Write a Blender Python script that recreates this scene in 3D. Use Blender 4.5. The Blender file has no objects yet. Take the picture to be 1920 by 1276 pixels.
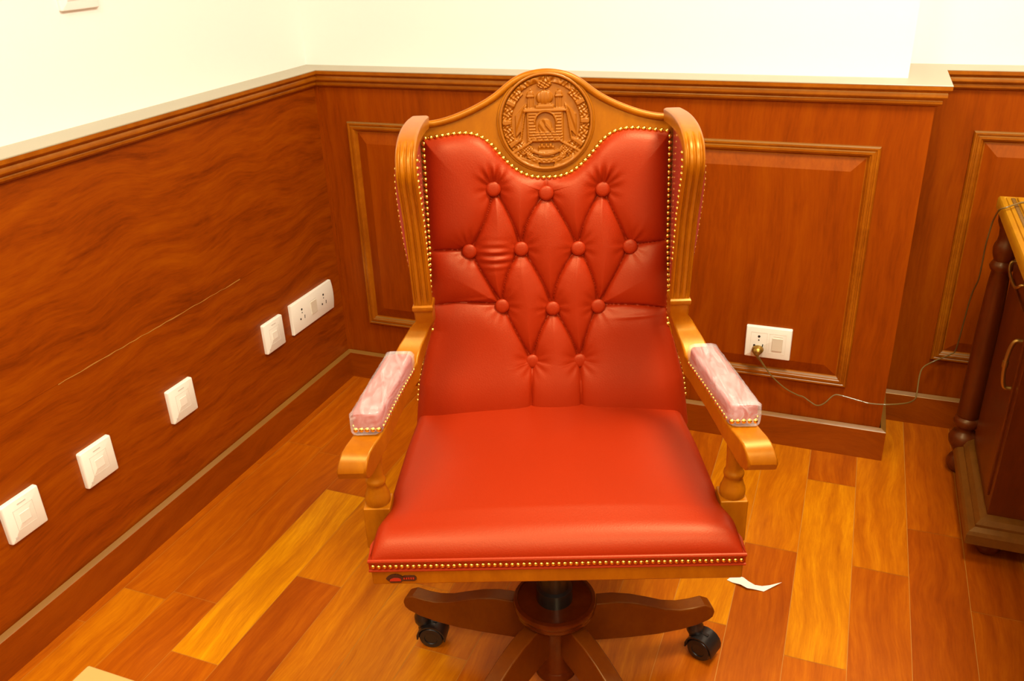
import bpy, bmesh, math, random
import numpy as np
from mathutils import Vector, Matrix
random.seed(7)
S = bpy.context.scene
COL = S.collection

# ------------------------------------------------------------------ camera
cam_d = bpy.data.cameras.new('camera')
cam = bpy.data.objects.new('camera', cam_d); COL.objects.link(cam)
YAW, PITCH, ROLL = 0.383343748, 0.447840329, 0.0382299045
fwd = Vector((-math.sin(YAW)*math.cos(PITCH), math.cos(YAW)*math.cos(PITCH), -math.sin(PITCH)))
rgt = Vector((math.cos(YAW), math.sin(YAW), 0)); dwn = fwd.cross(rgt)
r2 = math.cos(ROLL)*rgt + math.sin(ROLL)*dwn
d2 = -math.sin(ROLL)*rgt + math.cos(ROLL)*dwn
M = Matrix((r2, -d2, -fwd)).transposed().to_4x4()
CAM = Vector((1.45523665, -2.17570543, 1.328))
M.translation = CAM
cam.matrix_world = M
cam_d.sensor_width = 36; cam_d.lens = 36*1627.67/1920
cam_d.clip_start = .02
S.camera = cam

# ------------------------------------------------------------------ light
w = bpy.data.worlds.new('world'); S.world = w; w.use_nodes = True
w.node_tree.nodes['Background'].inputs[0].default_value = (1, .92, .78, 1)
w.node_tree.nodes['Background'].inputs[1].default_value = .15
def area(name, loc, size, power, col=(1, .93, .76)):
    l = bpy.data.lights.new(name, 'AREA'); l.shape = 'SQUARE'; l.size = size; l.energy = power; l.color = col
    o = bpy.data.objects.new(name, l); COL.objects.link(o); o.location = loc
    return o
area('ceiling_light', (1.75, -0.95, 2.55), .55, 35)
area('ceiling_light', (0.75, -2.3, 2.55), .55, 23)
area('ceiling_light', (2.3, -3.0, 2.55), .55, 33)
S.view_settings.view_transform = 'Standard'; S.view_settings.look = 'None'
S.view_settings.gamma = 1; S.view_settings.use_curve_mapping = False
S.view_settings.exposure = 0.75

# ------------------------------------------------------------------ materials
def principled(name):
    m = bpy.data.materials.new(name); m.use_nodes = True
    nt = m.node_tree; return m, nt, nt.nodes['Principled BSDF']
def plain(name, col, rough=.5, metal=0, bump=0, bscale=300, coat=0, var=0, tint=None):
    m, nt, b = principled(name); N, L = nt.nodes, nt.links
    if tint: b.inputs['Specular Tint'].default_value = (*tint, 1)
    b.inputs['Base Color'].default_value = (*col, 1); b.inputs['Roughness'].default_value = rough
    b.inputs['Metallic'].default_value = metal; b.inputs['Coat Weight'].default_value = coat
    tc = N.new('ShaderNodeTexCoord'); no = N.new('ShaderNodeTexNoise'); no.inputs['Scale'].default_value = bscale
    no.inputs['Detail'].default_value = 3
    L.new(tc.outputs['Object'], no.inputs['Vector'])
    if bump:
        bp = N.new('ShaderNodeBump'); bp.inputs['Strength'].default_value = bump; bp.inputs['Distance'].default_value = .001
        L.new(no.outputs['Fac'], bp.inputs['Height']); L.new(bp.outputs[0], b.inputs['Normal'])
    n2 = N.new('ShaderNodeTexNoise'); n2.inputs['Scale'].default_value = 9; L.new(tc.outputs['Object'], n2.inputs['Vector'])
    mx = N.new('ShaderNodeMix'); mx.data_type = 'RGBA'; v = 1-var
    mx.inputs[6].default_value = (*[c*v for c in col], 1); mx.inputs[7].default_value = (*[min(1, c*(2-v)) for c in col], 1)
    L.new(n2.outputs['Fac'], mx.inputs[0]); L.new(mx.outputs[2], b.inputs['Base Color'])
    return m
def wood(name, dark, mid, light, stretch=(1, 1, 10), rough=.35, coat=.2, fine=1.0, warp=.25, attr=False, spec=.5, tint=(1, .74, .28)):
    """streaky wood grain; 'stretch' squeezes the noise across the grain"""
    m, nt, b = principled(name); N, L = nt.nodes, nt.links
    tc = N.new('ShaderNodeTexCoord'); src = tc.outputs['Object']
    if attr:
        at = N.new('ShaderNodeAttribute'); at.attribute_name = 'plank'
        sc = N.new('ShaderNodeVectorMath'); sc.operation = 'MULTIPLY'; sc.inputs[1].default_value = (13, 7, 5)
        L.new(at.outputs['Vector'], sc.inputs[0])
        ad = N.new('ShaderNodeVectorMath'); ad.operation = 'ADD'
        L.new(src, ad.inputs[0]); L.new(sc.outputs[0], ad.inputs[1]); src = ad.outputs[0]
    w1 = N.new('ShaderNodeTexNoise'); w1.inputs['Scale'].default_value = 2.2; w1.inputs['Detail'].default_value = 2
    L.new(src, w1.inputs['Vector'])
    wm = N.new('ShaderNodeVectorMath'); wm.operation = 'MULTIPLY_ADD'
    wm.inputs[1].default_value = (warp,)*3
    L.new(w1.outputs['Color'], wm.inputs[0]); L.new(src, wm.inputs[2])
    mp = N.new('ShaderNodeMapping'); mp.inputs['Scale'].default_value = stretch; L.new(wm.outputs[0], mp.inputs['Vector'])
    n1 = N.new('ShaderNodeTexNoise'); n1.inputs['Scale'].default_value = 2.4; n1.inputs['Detail'].default_value = 6; n1.inputs['Roughness'].default_value = .62
    n2 = N.new('ShaderNodeTexNoise'); n2.inputs['Scale'].default_value = 16; n2.inputs['Detail'].default_value = 5; n2.inputs['Roughness'].default_value = .7
    L.new(mp.outputs[0], n1.inputs['Vector']); L.new(mp.outputs[0], n2.inputs['Vector'])
    r = N.new('ShaderNodeValToRGB'); e = r.color_ramp.elements
    e[0].position = .28; e[0].color = (*dark, 1); e[1].position = .72; e[1].color = (*light, 1)
    k = e.new(.5); k.color = (*mid, 1)
    mf = N.new('ShaderNodeMix'); mf.inputs[0].default_value = .38*fine
    L.new(n1.outputs['Fac'], mf.inputs[2]); L.new(n2.outputs['Fac'], mf.inputs[3]); L.new(mf.outputs[0], r.inputs[0])
    out = r.outputs[0]
    if attr:
        r2_ = N.new('ShaderNodeValToRGB'); e = r2_.color_ramp.elements
        e[0].position = 0; e[0].color = (.40, .22, .18, 1); e[1].position = 1; e[1].color = (1.0, 1.45, .7, 1)
        k = e.new(.5); k.color = (.66, .56, .4, 1)
        sp = N.new('ShaderNodeSeparateXYZ'); L.new(at.outputs['Vector'], sp.inputs[0]); L.new(sp.outputs[0], r2_.inputs[0])
        mm = N.new('ShaderNodeMix'); mm.data_type = 'RGBA'; mm.blend_type = 'MULTIPLY'; mm.inputs[0].default_value = 1
        L.new(out, mm.inputs[6]); L.new(r2_.outputs[0], mm.inputs[7]); out = mm.outputs[2]
    L.new(out, b.inputs['Base Color'])
    b.inputs['Roughness'].default_value = rough; b.inputs['Coat Weight'].default_value = coat; b.inputs['Coat Roughness'].default_value = .25
    b.inputs['Specular IOR Level'].default_value = spec; b.inputs['Specular Tint'].default_value = (*tint, 1)
    bp = N.new('ShaderNodeBump'); bp.inputs['Strength'].default_value = .08; bp.inputs['Distance'].default_value = .001
    L.new(n2.outputs['Fac'], bp.inputs['Height']); L.new(bp.outputs[0], b.inputs['Normal'])
    return m
WALL_D, WALL_M, WALL_L = (.135, .014, .0), (.26, .042, .0), (.36, .078, .0)
M_wallh = wood('mahogany_horizontal_grain', (.10, .010, 0), WALL_M, WALL_L, (1, 1.2, 11), .42, 0, warp=.16)
M_wallhx = wood('mahogany_rail_grain', WALL_D, WALL_M, WALL_L, (1.5, 6, 12), .42, 0, warp=.12)
M_wallv = wood('mahogany_vertical_grain', (.165, .021, .0), (.265, .041, .0), (.33, .064, .0), (11, 11, .9), .45, 0, warp=.06, spec=.3)
M_mould = wood('moulding_wood', (.19, .038, .0), (.30, .075, .001), (.40, .12, .002), (3, 3, 3), .34, 0, spec=.8)
M_skirt = wood('skirting_wood', (.16, .022, .0), (.25, .042, .0), (.32, .064, .001), (2, 2, 12), .34, 0, spec=.8)
M_ledge = plain('ledge_reflection_cream', (.345, .295, .185), .3, 0, .05, 40, .1, .06)  # cream base has the white wall's reflection on glossy wood painted in
M_toplit = plain('toplit_wood', (.235, .10, .014), .30, 0, .05, 60, .0, .15)  # paler tan paints reflected light into the colour of upward wood faces
M_toplit.node_tree.nodes['Principled BSDF'].inputs['Specular IOR Level'].default_value = .7
M_plaster = plain('cream_plaster', (.86, .84, .77), .7, 0, .05, 200)
M_ceil = plain('ceiling_white', (.85, .83, .76), .8)
M_floor = wood('floor_planks', (.40, .070, .001), (.62, .150, .001), (.86, .27, .003), (16, 1.3, 1), .38, .06, attr=True, warp=.10)
M_gap = plain('plank_joint', (.50, .20, .02), .6)
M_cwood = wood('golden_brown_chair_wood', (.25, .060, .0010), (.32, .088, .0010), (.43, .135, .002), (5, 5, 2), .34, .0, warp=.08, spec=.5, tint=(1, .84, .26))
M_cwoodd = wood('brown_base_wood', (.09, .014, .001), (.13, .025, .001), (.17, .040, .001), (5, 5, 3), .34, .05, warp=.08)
M_desk = wood('dark_desk_wood', (.06, .008, .0006), (.10, .014, .001), (.14, .024, .0015), (6, 6, 1.5), .4, .1, warp=.08)
M_deskt = wood('desk_top_wood', (.34, .12, .003), (.44, .19, .005), (.54, .26, .008), (6, 1.5, 6), .34, .2, warp=.08)
M_leather = plain('red_leather', (.315, .0165, .0010), .45, 0, .25, 420, .0, .05, (1, .72, .36))
M_pad = plain('pink_red_leather', (.40, .05, .028), .4, 0, .2, 420, .2, .08)
M_brass = plain('brass', (.85, .55, .10), .22, 1.0)
M_brassd = plain('aged_brass', (.38, .22, .04), .35, .9)
M_white = plain('white_plastic', (.90, .88, .74), .35, 0, 0, 50, .15)
M_whited = plain('ivory_plastic', (.72, .66, .50), .35)
M_hole = plain('socket_hole', (.015, .010, .006), .6)
M_black = plain('black_plastic', (.012, .008, .006), .35, 0, .1, 200, .1)
M_cord = plain('olive_brown_cord', (.17, .10, .022), .35, 0, 0, 100, .3)
M_paper = plain('white_paper', (.86, .78, .66), .8)
M_box = plain('tan_board', (.42, .25, .06), .7, 0, .1, 60, 0, .08)
M_badge = plain('badge_dark', (.05, .012, .006), .3)
M_badger = plain('badge_red', (.42, .02, .006), .35)
M_emblem = plain('carved_wood', (.30, .085, .002), .38, 0, .05, 200, .15, .05, (1, .8, .35))
M_letter = plain('grey_print', (.66, .60, .50), .6)
mw, nt, b = principled('clear_wrap')
b.inputs['Base Color'].default_value = (1, .93, .90, 1); b.inputs['Roughness'].default_value = .12
tr = nt.nodes.new('ShaderNodeBsdfTransparent'); mixs = nt.nodes.new('ShaderNodeMixShader')
nz = nt.nodes.new('ShaderNodeTexNoise'); nz.inputs['Scale'].default_value = 45; nz.inputs['Distortion'].default_value = 1.5
rp = nt.nodes.new('ShaderNodeValToRGB'); rp.color_ramp.elements[0].position = .38; rp.color_ramp.elements[0].color = (.14,)*3+(1,)
rp.color_ramp.elements[1].position = .85; rp.color_ramp.elements[1].color = (.42,)*3+(1,)
tcw = nt.nodes.new('ShaderNodeTexCoord'); mpw = nt.nodes.new('ShaderNodeMapping'); mpw.inputs['Scale'].default_value = (1.3, .28, 1.3); nt.links.new(tcw.outputs['Object'], mpw.inputs['Vector']); nt.links.new(mpw.outputs[0], nz.inputs['Vector'])
nt.links.new(nz.outputs['Fac'], rp.inputs[0]); nt.links.new(rp.outputs[0], mixs.inputs[0])
bpw = nt.nodes.new('ShaderNodeBump'); bpw.inputs['Strength'].default_value = .6; bpw.inputs['Distance'].default_value = .002
nt.links.new(nz.outputs['Fac'], bpw.inputs['Height']); nt.links.new(bpw.outputs[0], b.inputs['Normal'])
nt.links.new(tr.outputs[0], mixs.inputs[1]); nt.links.new(b.outputs[0], mixs.inputs[2])
nt.links.new(mixs.outputs[0], nt.nodes['Material Output'].inputs['Surface'])
M_wrap = mw

# ------------------------------------------------------------------ helpers
def obj(name, bm, mat, parent=None, smooth=38, bevel=0, seg=2, loc=None, rotz=0):
    bmesh.ops.recalc_face_normals(bm, faces=bm.faces)
    me = bpy.data.meshes.new(name); bm.to_mesh(me); bm.free()
    for m in (mat if isinstance(mat, (list, tuple)) else [mat]): me.materials.append(m)
    o = bpy.data.objects.new(name, me); COL.objects.link(o)
    if smooth:
        me.polygons.foreach_set('use_smooth', [True]*len(me.polygons)); me.set_sharp_from_angle(angle=math.radians(smooth))
    if bevel:
        bv = o.modifiers.new('bevel', 'BEVEL'); bv.width = bevel; bv.segments = seg; bv.limit_method = 'ANGLE'; bv.angle_limit = math.radians(35)
        bv.harden_normals = True
    if parent: o.parent = parent
    if loc is not None: o.location = loc
    o.rotation_euler[2] = rotz
    return o
def thing(name, label, cat, loc=(0, 0, 0), rotz=0, group=None):
    o = bpy.data.objects.new(name, None); COL.objects.link(o); o.empty_display_size = .05
    o.location = loc; o.rotation_euler = (0, 0, rotz)
    return tag(o, label, cat, group)
def tag(o, label, cat, group=None, kind=None):
    o['label'] = label; o['category'] = cat
    if group: o['group'] = group
    if kind: o['kind'] = kind
    return o
def struct(name, bm, mat, parent=None, **k):
    o = obj(name, bm, mat, parent, **k); o['kind'] = 'structure'; return o
def box(bm, x0, x1, y0, y1, z0, z1, mi=0):
    v = [bm.verts.new((x, y, z)) for z in (z0, z1) for x, y in ((x0, y0), (x1, y0), (x1, y1), (x0, y1))]
    for f in ((3, 2, 1, 0), (4, 5, 6, 7), (0, 1, 5, 4), (1, 2, 6, 5), (2, 3, 7, 6), (3, 0, 4, 7)):
        bm.faces.new([v[i] for i in f]).material_index = mi
def loft(bm, rings, closed=True, caps=True, loop=False):
    vs = [[bm.verts.new(p) for p in r] for r in rings]
    n = len(vs[0]); R = len(vs)
    for i in range(R if loop else R-1):
        a, b = vs[i], vs[(i+1) % R]
        for j in range(n if closed else n-1):
            k = (j+1) % n
            bm.faces.new((a[j], a[k], b[k], b[j]))
    if caps and closed and not loop:
        bm.faces.new(list(reversed(vs[0]))); bm.faces.new(vs[-1])
    return vs
def lathe(bm, prof, c=(0, 0, 0), n=32, axis='z'):
    rings = []
    for r, z in prof:
        r = max(r, 1e-5)
        ring = []
        for i in range(n):
            a = 2*math.pi*i/n; p = (r*math.cos(a), r*math.sin(a), z)
            if axis == 'x': p = (p[2], p[0], p[1])
            if axis == 'y': p = (p[0], p[2], p[1])
            ring.append((c[0]+p[0], c[1]+p[1], c[2]+p[2]))
        rings.append(ring)
    loft(bm, rings)
def smooth_path(pts, sub=6):
    P = [Vector(p) for p in pts]; out = []
    for i in range(len(P)-1):
        p0, p1, p2, p3 = P[max(i-1, 0)], P[i], P[i+1], P[min(i+2, len(P)-1)]
        for k in range(sub):
            t = k/sub
            out.append(.5*((2*p1)+(-p0+p2)*t+(2*p0-5*p1+4*p2-p3)*t*t+(-p0+3*p1-3*p2+p3)*t**3))
    out.append(P[-1]); return out
def tube(bm, pts, r, n=10, sub=6):
    P = smooth_path(pts, sub) if sub else [Vector(p) for p in pts]
    rings = []; up = Vector((0, 0, 1)); prev = None
    for i, p in enumerate(P):
        t = (P[min(i+1, len(P)-1)]-P[max(i-1, 0)]).normalized()
        if prev is None:
            a = t.cross(up)
            if a.length < .1: a = t.cross(Vector((1, 0, 0)))
        else: a = prev-t*prev.dot(t)
        a.normalize(); prev = a; b_ = t.cross(a)
        rr = r(i/(len(P)-1)) if callable(r) else r
        rings.append([p+rr*(math.cos(2*math.pi*k/n)*a+math.sin(2*math.pi*k/n)*b_) for k in range(n)])
    loft(bm, rings)
def prism(bm, poly, fa, fb):
    """poly of 2d points -> two 3d copies through fa and fb, joined"""
    A = [bm.verts.new(fa(*p)) for p in poly]; B = [bm.verts.new(fb(*p)) for p in poly]
    n = len(poly)
    for i in range(n):
        k = (i+1) % n; bm.faces.new((A[i], A[k], B[k], B[i]))
    bm.faces.new(list(reversed(A))); bm.faces.new(B)
def interp(x, tab):
    if x <= tab[0][0]: return tab[0][1]
    for (a, fa), (b_, fb) in zip(tab, tab[1:]):
        if x <= b_: return fa+(fb-fa)*(x-a)/(b_-a)
    return tab[-1][1]
def newbm(): return bmesh.new()
PI = math.pi

# ------------------------------------------------------------------ the setting
W, D, E_, H = 1.6175, .229, .062, .976
XR, YF, ZC = 3.9, -3.9, 2.62
planks = {  # strip index -> [(joint y, tone), ...] far to near; tone 0 red .. 1 yellow
    0: [(-.45, .42), (-1.05, .5), (-9, .45)],
    1: [(-.60, .5), (-1.196, 1.0), (-9, .5)],
    2: [(-.30, .55), (-.915, .74), (-1.6, .28), (-9, .5)],
    3: [(-.7, .6), (-1.3, .66), (-9, .5)],
    4: [(-.2, .5), (-.85, .6), (-1.4, .72), (-9, .4)],
    5: [(-.4, .6), (-1.02, .55), (-9, .7)],
    6: [(-.65, .5), (-1.25, .5), (-9, .7)],
    7: [(-.3, .6), (-.95, .62), (-9, .5)],
    8: [(-.52, .4), (-1.1, .56), (-9, .5)],
    9: [(-.755, .74), (-1.4, .42), (-9, .5)],
    10: [(-.472, .64), (-1.1, .34), (-9, .6)],
    11: [(-.163, .36), (-.80, .78), (-9, .5)],
    12: [(-.48, .62), (-1.1, .38), (-9, .5)],
    13: [(-.30, .35), (-.9, .2), (-9, .25)],
    14: [(-.55, .2), (-9, .3)],
}
bm = newbm(); ly = bm.faces.layers.float_vector.new('plank')
PW, PX = .118, .158
for k in range(-2, 33):
    x0 = max(PX+PW*k, -.02); x1 = min(PX+PW*(k+1), XR)
    if x1 <= x0: continue
    row = planks.get(k)
    if not row:
        row = []; y = .3-random.random()*.6
        while y > YF: row.append((y, random.uniform(.35, .7))); y -= random.uniform(.5, .75)
        row.append((-9, .5))
    y1 = D
    for yj, tone in row:
        y0 = max(yj, YF)
        if y0 >= y1: continue
        g = .0006
        f = bm.faces.new([bm.verts.new(p) for p in ((x0+g, y0+g, 0), (x1-g, y0+g, 0), (x1-g, y1-g, 0), (x0+g, y1-g, 0))])
        f[ly] = (tone, random.random(), random.random()); y1 = y0
for f in list(bm.faces): f.material_index = 0
box(bm, -.1, XR+.1, YF-.1, D+.1, -.06, -.0008, 1)
struct('floor', bm, [M_floor, M_gap], smooth=0)
bm = newbm(); box(bm, -.16, XR+.1, YF-.1, D+.2, ZC, ZC+.06); struct('ceiling', bm, M_ceil, smooth=0)
# left wall
bm = newbm(); box(bm, -.16, -E_, YF, .4, 0, ZC); wl = struct('wall_left', bm, M_plaster, smooth=0)
bm = newbm(); box(bm, -E_, 0, YF, 0, 0, .50905); box(bm, -E_, 0, YF, 0, .5098, .96)
box(bm, -E_, -.0006, YF, 0, .50905, .5098, 0)
struct('wainscot', bm, M_wallh, wl, smooth=0)
# the worn, paler board joint on the left wainscot
bm = newbm()
pts = []; y = -1.06
while y < -.45: pts.append((y, .5095+random.uniform(-.0012, .0012), random.uniform(.0003, .0013))); y += .02
prism(bm, [(y, z+w_) for y, z, w_ in pts]+[(y, z-w_) for y, z, w_ in reversed(pts)], lambda y, z: (-.001, y, z), lambda y, z: (.0005, y, z))
struct('board_joint', bm, plain('worn_joint', (.42, .19, .03), .5), wl, smooth=0)
# back wall
bm = newbm(); box(bm, -E_, W-E_, E_, .4, 0, ZC); wb = struct('wall_back', bm, M_plaster, smooth=0)
bm = newbm(); box(bm, 0, W, 0, E_, 0, .96); struct('wainscot', bm, M_wallv, wb, smooth=0)
# recess
bm = newbm(); box(bm, W-E_, XR, D+E_, .4, 0, ZC); wr = struct('wall_back_recess', bm, M_plaster, smooth=0)
bm = newbm(); box(bm, W, XR, D, D+E_, 0, .96); box(bm, W-E_, W, E_+.0005, D+E_, 0, .96); struct('wainscot', bm, M_wallv, wr, smooth=0)
# walls behind the viewer
bm = newbm(); box(bm, XR, XR+.1, YF, .4, .96, ZC); box(bm, XR-.02, XR+.1, YF, .4, 0, .96, 1); struct('wall_right', bm, [M_plaster, M_wallv], smooth=0)
bm = newbm(); box(bm, -.16, XR+.1, YF-.1, YF, .96, ZC); box(bm, -.16, XR+.1, YF-.1, YF+.02, 0, .96, 1); struct('wall_front', bm, [M_plaster, M_wallv], smooth=0)
def runs(d, z):
    return [(d, YF, z), (d, -d, z), (W+d, -d, z), (W+d, D-d, z), (XR, D-d, z)]
def run_trim(name, prof, mat):
    bm = newbm(); loft(bm, [runs(d, z) for d, z in prof], closed=False); return struct(name, bm, mat, smooth=25)
run_trim('trim_1', [(.0262, .9755), (.0274, .974), (.0274, .966), (.0255, .9635), (.0205, .9615), (.0195, .9585), (.0205, .956), (.0205, .949), (.018, .9455), (.0125, .9435), (.0115, .941), (.0125, .939), (.0125, .934), (.009, .930), (.004, .928), (0, .926)], M_mould)
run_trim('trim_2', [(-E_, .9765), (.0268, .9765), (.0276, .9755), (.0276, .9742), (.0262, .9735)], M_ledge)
run_trim('baseboard_back', [(.0158, .0862), (.0165, .0855), (.0167, 0)], M_skirt)
run_trim('baseboard_top', [(.0028, .084), (.0028, .0915), (.0035, .0920), (.0145, .0872), (.0160, .0861)], M_toplit)  # skirting's sloped top, its bright reflection painted in as a paler tan
# raised panels
def panel(name, x0, x1, z0, z1, y):
    prof = [(0, -.001), (0, .008), (.003, .0115), (.007, .0115), (.0085, .0095), (.011, .0095), (.0125, .0115), (.018, .0115), (.0195, .0095), (.022, .0085), (.0255, .0035), (.027, .0008), (.029, .0008), (.060, .0115)]
    bm = newbm()
    vs = loft(bm, [[(x0+i, y-n, z0+i), (x1-i, y-n, z0+i), (x1-i, y-n, z1-i), (x0+i, y-n, z1-i)] for i, n in prof], caps=False)
    f = bm.faces.new(vs[-1]); f.material_index = 1
    bm.normal_update()
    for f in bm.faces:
        if f.normal.z > .45 and y-f.calc_center_median().y > .003: f.material_index = 2  # upward moulding faces take the tan with reflected light painted in
        c = f.calc_center_median()
        e = min(c.x-x0, x1-c.x, c.z-z0, z1-c.z)
        if e > .035: f.material_index = 1
    return struct(name, bm, [M_mould, M_wallv, M_toplit], smooth=11)
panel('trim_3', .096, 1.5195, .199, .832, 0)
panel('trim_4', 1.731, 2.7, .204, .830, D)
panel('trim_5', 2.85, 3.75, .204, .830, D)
# corner strip on the left end of the back wainscot
bm = newbm(); box(bm, 0, .012, -.004, 0, .09, .93); struct('trim_6', bm, M_wallv, smooth=0)

# ceiling luminaires (frames round the lights)
for n, (x, y) in enumerate(((1.75, -.95), (.75, -2.3), (2.3, -3.0))):
    bm = newbm(); s = .30
    for q in ((-s-.03, s+.03, -s-.03, -s), (-s-.03, s+.03, s, s+.03), (-s-.03, -s, -s, s), (s, s+.03, -s, s)):
        box(bm, x+q[0], x+q[1], y+q[2], y+q[3], ZC-.05, ZC)
    tag(obj('light_frame', bm, M_white, smooth=0), ['white square frame of the ceiling light above the desk', 'white square frame of the ceiling light near the left wall', 'white square frame of the ceiling light behind the viewer'][n], 'light frame')

# ------------------------------------------------------------------ wall plates
def rounded_plate(bm, w_, h, t, r=.004, bulge=0, n=5):
    """plate in local x (width), z (height), sticking out along -y"""
    def ring(ins, y):
        out = []
        for cx, cz, a0 in ((w_/2-r, -h/2+r, -90), (w_/2-r, h/2-r, 0), (-w_/2+r, h/2-r, 90), (-w_/2+r, -h/2+r, 180)):
            for i in range(n):
                a = math.radians(a0+90*i/(n-1))
                out.append((cx+(r-ins)*math.cos(a)+(bulge if cx > 0 and abs(cz) < h/2 else 0)*0, y, cz+(r-ins)*math.sin(a)))
        return out
    loft(bm, [ring(0, 0), ring(0, -t*.7), ring(.001, -t*.92), ring(.0025, -t)])
def disc(bm, x, y0, y1, z, r, n=12):
    lathe(bm, [(r, y0), (r, y1)], (x, 0, z), n, 'y')
def sockets(parent, cx, t, name='socket'):
    bm = newbm()
    disc(bm, cx, -t-.0006, -t+.002, .017, .0034); disc(bm, cx, -t-.0006, -t+.002, .0065, .0019)
    disc(bm, cx-.0105, -t-.0006, -t+.002, -.010, .0030)
    loft(bm, [[(cx+.0095+a, y, -.010+b_) for a, b_ in ((-.001, -.005), (.0015, -.0045), (.003, .005), (.0005, .0055))] for y in (-t-.0006, -t+.002)])
    return obj(name, bm, M_hole, parent, smooth=0)
def outline(bm, cx, cz, w_, h, t, th=.0006):
    for x0, x1, z0, z1 in ((-w_/2, w_/2, h/2-th, h/2), (-w_/2, w_/2, -h/2, -h/2+th), (-w_/2, -w_/2+th, -h/2, h/2), (w_/2-th, w_/2, -h/2, h/2)):
        box(bm, cx+x0, cx+x1, -t-.0003, -t+.001, cz+z0, cz+z1)
def data_plate(y, z, label):
    t = .0105
    o = thing('data_outlet', label, 'wall outlet', (.0, y, z), PI/2, 'single white outlets on the left wainscot')
    bm = newbm(); rounded_plate(bm, .0875, .089, t); obj('plate', bm, M_white, o)
    bm = newbm(); box(bm, -.012, .012, -t-.0008, -t+.001, -.012, .010); obj('shutter', bm, M_white, o, bevel=.0006)
    bm = newbm(); outline(bm, 0, 0, .046, .046, t); box(bm, -.010, .010, -t-.0004, -t+.001, .031, .0335); box(bm, -.034, -.028, -t-.0004, -t+.001, -.036, -.031)
    obj('label_print', bm, M_letter, o, smooth=0)
    return o
for y, z, lb in ((-1.221, .2985, 'square white wall outlet nearest the viewer, cut by the left edge of the frame'),
                 (-1.024, .2995, 'square white wall outlet, second from the left edge of the frame'),
                 (-.752, .305, 'square white wall outlet, third from the left, alone in mid wall'),
                 (-.369, .310, 'square white wall outlet just left of the wide double socket')):
    data_plate(y, z, lb)
t = .0105
o = thing('double_socket', 'wide white double socket with a centre switch beside the room corner', 'wall socket', (0, -.1695, .3125), PI/2)
bm = newbm()
def wide_ring(ins, y):
    P = []
    w_, h = .1115, .0465
    P += [(-w_+ins, y, -h+ins)]
    for i in range(9):
        a = -1+2*i/8; P.append((w_-ins-.007*a*a-.0, y, a*(h-ins)))
    P += [(-w_+ins, y, h-ins)]
    return P
loft(bm, [wide_ring(0, 0), wide_ring(0, -t*.7), wide_ring(.001, -t*.92), wide_ring(.0025, -t)])
obj('plate', bm, M_white, o)
sockets(o, -.062, t); sockets(o, .054, t)
bm = newbm(); box(bm, -.016, .014, -t-.002, -t+.001, -.020, .020); obj('switch', bm, M_whited, o, bevel=.001)
bm = newbm(); box(bm, -.017, .015, -t-.0004, -t+.001, .0225, .0235); obj('indicator_line', bm, M_letter, o, smooth=0)

o = thing('switched_socket', 'cream switched socket on the back panel with a plug in it', 'wall socket', (1.314, -.0112, .306), 0)
bm = newbm(); rounded_plate(bm, .117, .089, t, .003); obj('plate', bm, M_white, o)
sockets(o, -.024, t)
bm = newbm(); box(bm, -.0, .027, -t-.0022, -t+.001, -.020, .017) ; bmesh.ops.translate(bm, verts=bm.verts, vec=(.010, 0, 0)); obj('switch', bm, M_whited, o, bevel=.001)
bm = newbm(); outline(bm, -.024, 0, .042, .056, t, .0005); outline(bm, .0235, 0, .042, .056, t, .0005); box(bm, .012, .036, -t-.0004, -t+.001, .0205, .0215); obj('module_outline', bm, M_whited, o, smooth=0)

# faint plate high on the left wall, top edge of the frame
o = thing('blank_plate', 'pale blank plate on the white left wall at the top edge', 'wall plate', (-E_, -.722, 1.2425), PI/2)
bm = newbm(); rounded_plate(bm, .10, .088, .008); obj('plate', bm, M_plaster, o)
bm = newbm(); box(bm, -.032, .032, -.0095, -.007, -.025, .025); obj('cover', bm, M_plaster, o, bevel=.001)

# ------------------------------------------------------------------ cord
cord = thing('power_cord', 'thin brown power cord looping from the wall socket to the desk', 'cable', (1.29, -.03, .29))
bm = newbm()
# plug body: flared shell, entering the socket
def pring(y, cz, w_, h): return [(w_*math.cos(a)*(1 if math.sin(a) > -.2 else .75), y, cz+h*math.sin(a)) for a in [2*PI*i/16 for i in range(16)]]
loft(bm, [pring(.0068, -.002, .013, .009), pring(.003, -.002, .0155, .0115), pring(-.006, -.003, .015, .0115), pring(-.014, -.006, .011, .010), pring(-.017, -.008, .006, .006)])
obj('plug', bm, M_brassd, cord)

CP = [(1.2895, -.045, .284), (1.2925, -.041, .272), (1.3002, -.032, .258), (1.3143, -.030, .2377), (1.3359, -.03, .2122), (1.3701, -.03, .1846), (1.403, -.028, .1687), (1.4182, -.026, .1645), (1.435, -.03, .1563), (1.4543, -.04, .1521), (1.472, -.04, .161), (1.4928, -.03, .1833), (1.5108, -.03, .1863), (1.5536, -.03, .1793), (1.5839, -.03, .175), (1.6268, -.03, .1793), (1.6722, 0.0, .1754), (1.6943, .06, .1578), (1.6999, .09, .1605), (1.7038, .14, .1872), (1.712, .17, .2004), (1.7385, .2, .2084), (1.7735, .195, .2364), (1.7844, .19, .2572), (1.784, .15, .3595), (1.7833, .13, .4128), (1.7842, .11, .4568), (1.7864, .08, .4992), (1.7833, .055, .5484), (1.7804, .04, .5865), (1.7784, .025, .6141), (1.7789, .012, .6536), (1.7797, .0, .6778), (1.7792, -.05, .715), (1.7902, -.0653, .7263), (1.8071, -.0486, .7293), (1.8285, -.0265, .7298), (1.87, -.012, .7298), (1.95, -.03, .7298)]
bm = newbm(); p0 = Vector((1.29, -.03, .29))
tube(bm, [Vector(p)-p0 for p in CP], .0019, 8, 5); tube(bm, [Vector(p)-p0 for p in CP[:4]], lambda t: .0042-.0018*t, 10, 4)
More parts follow.
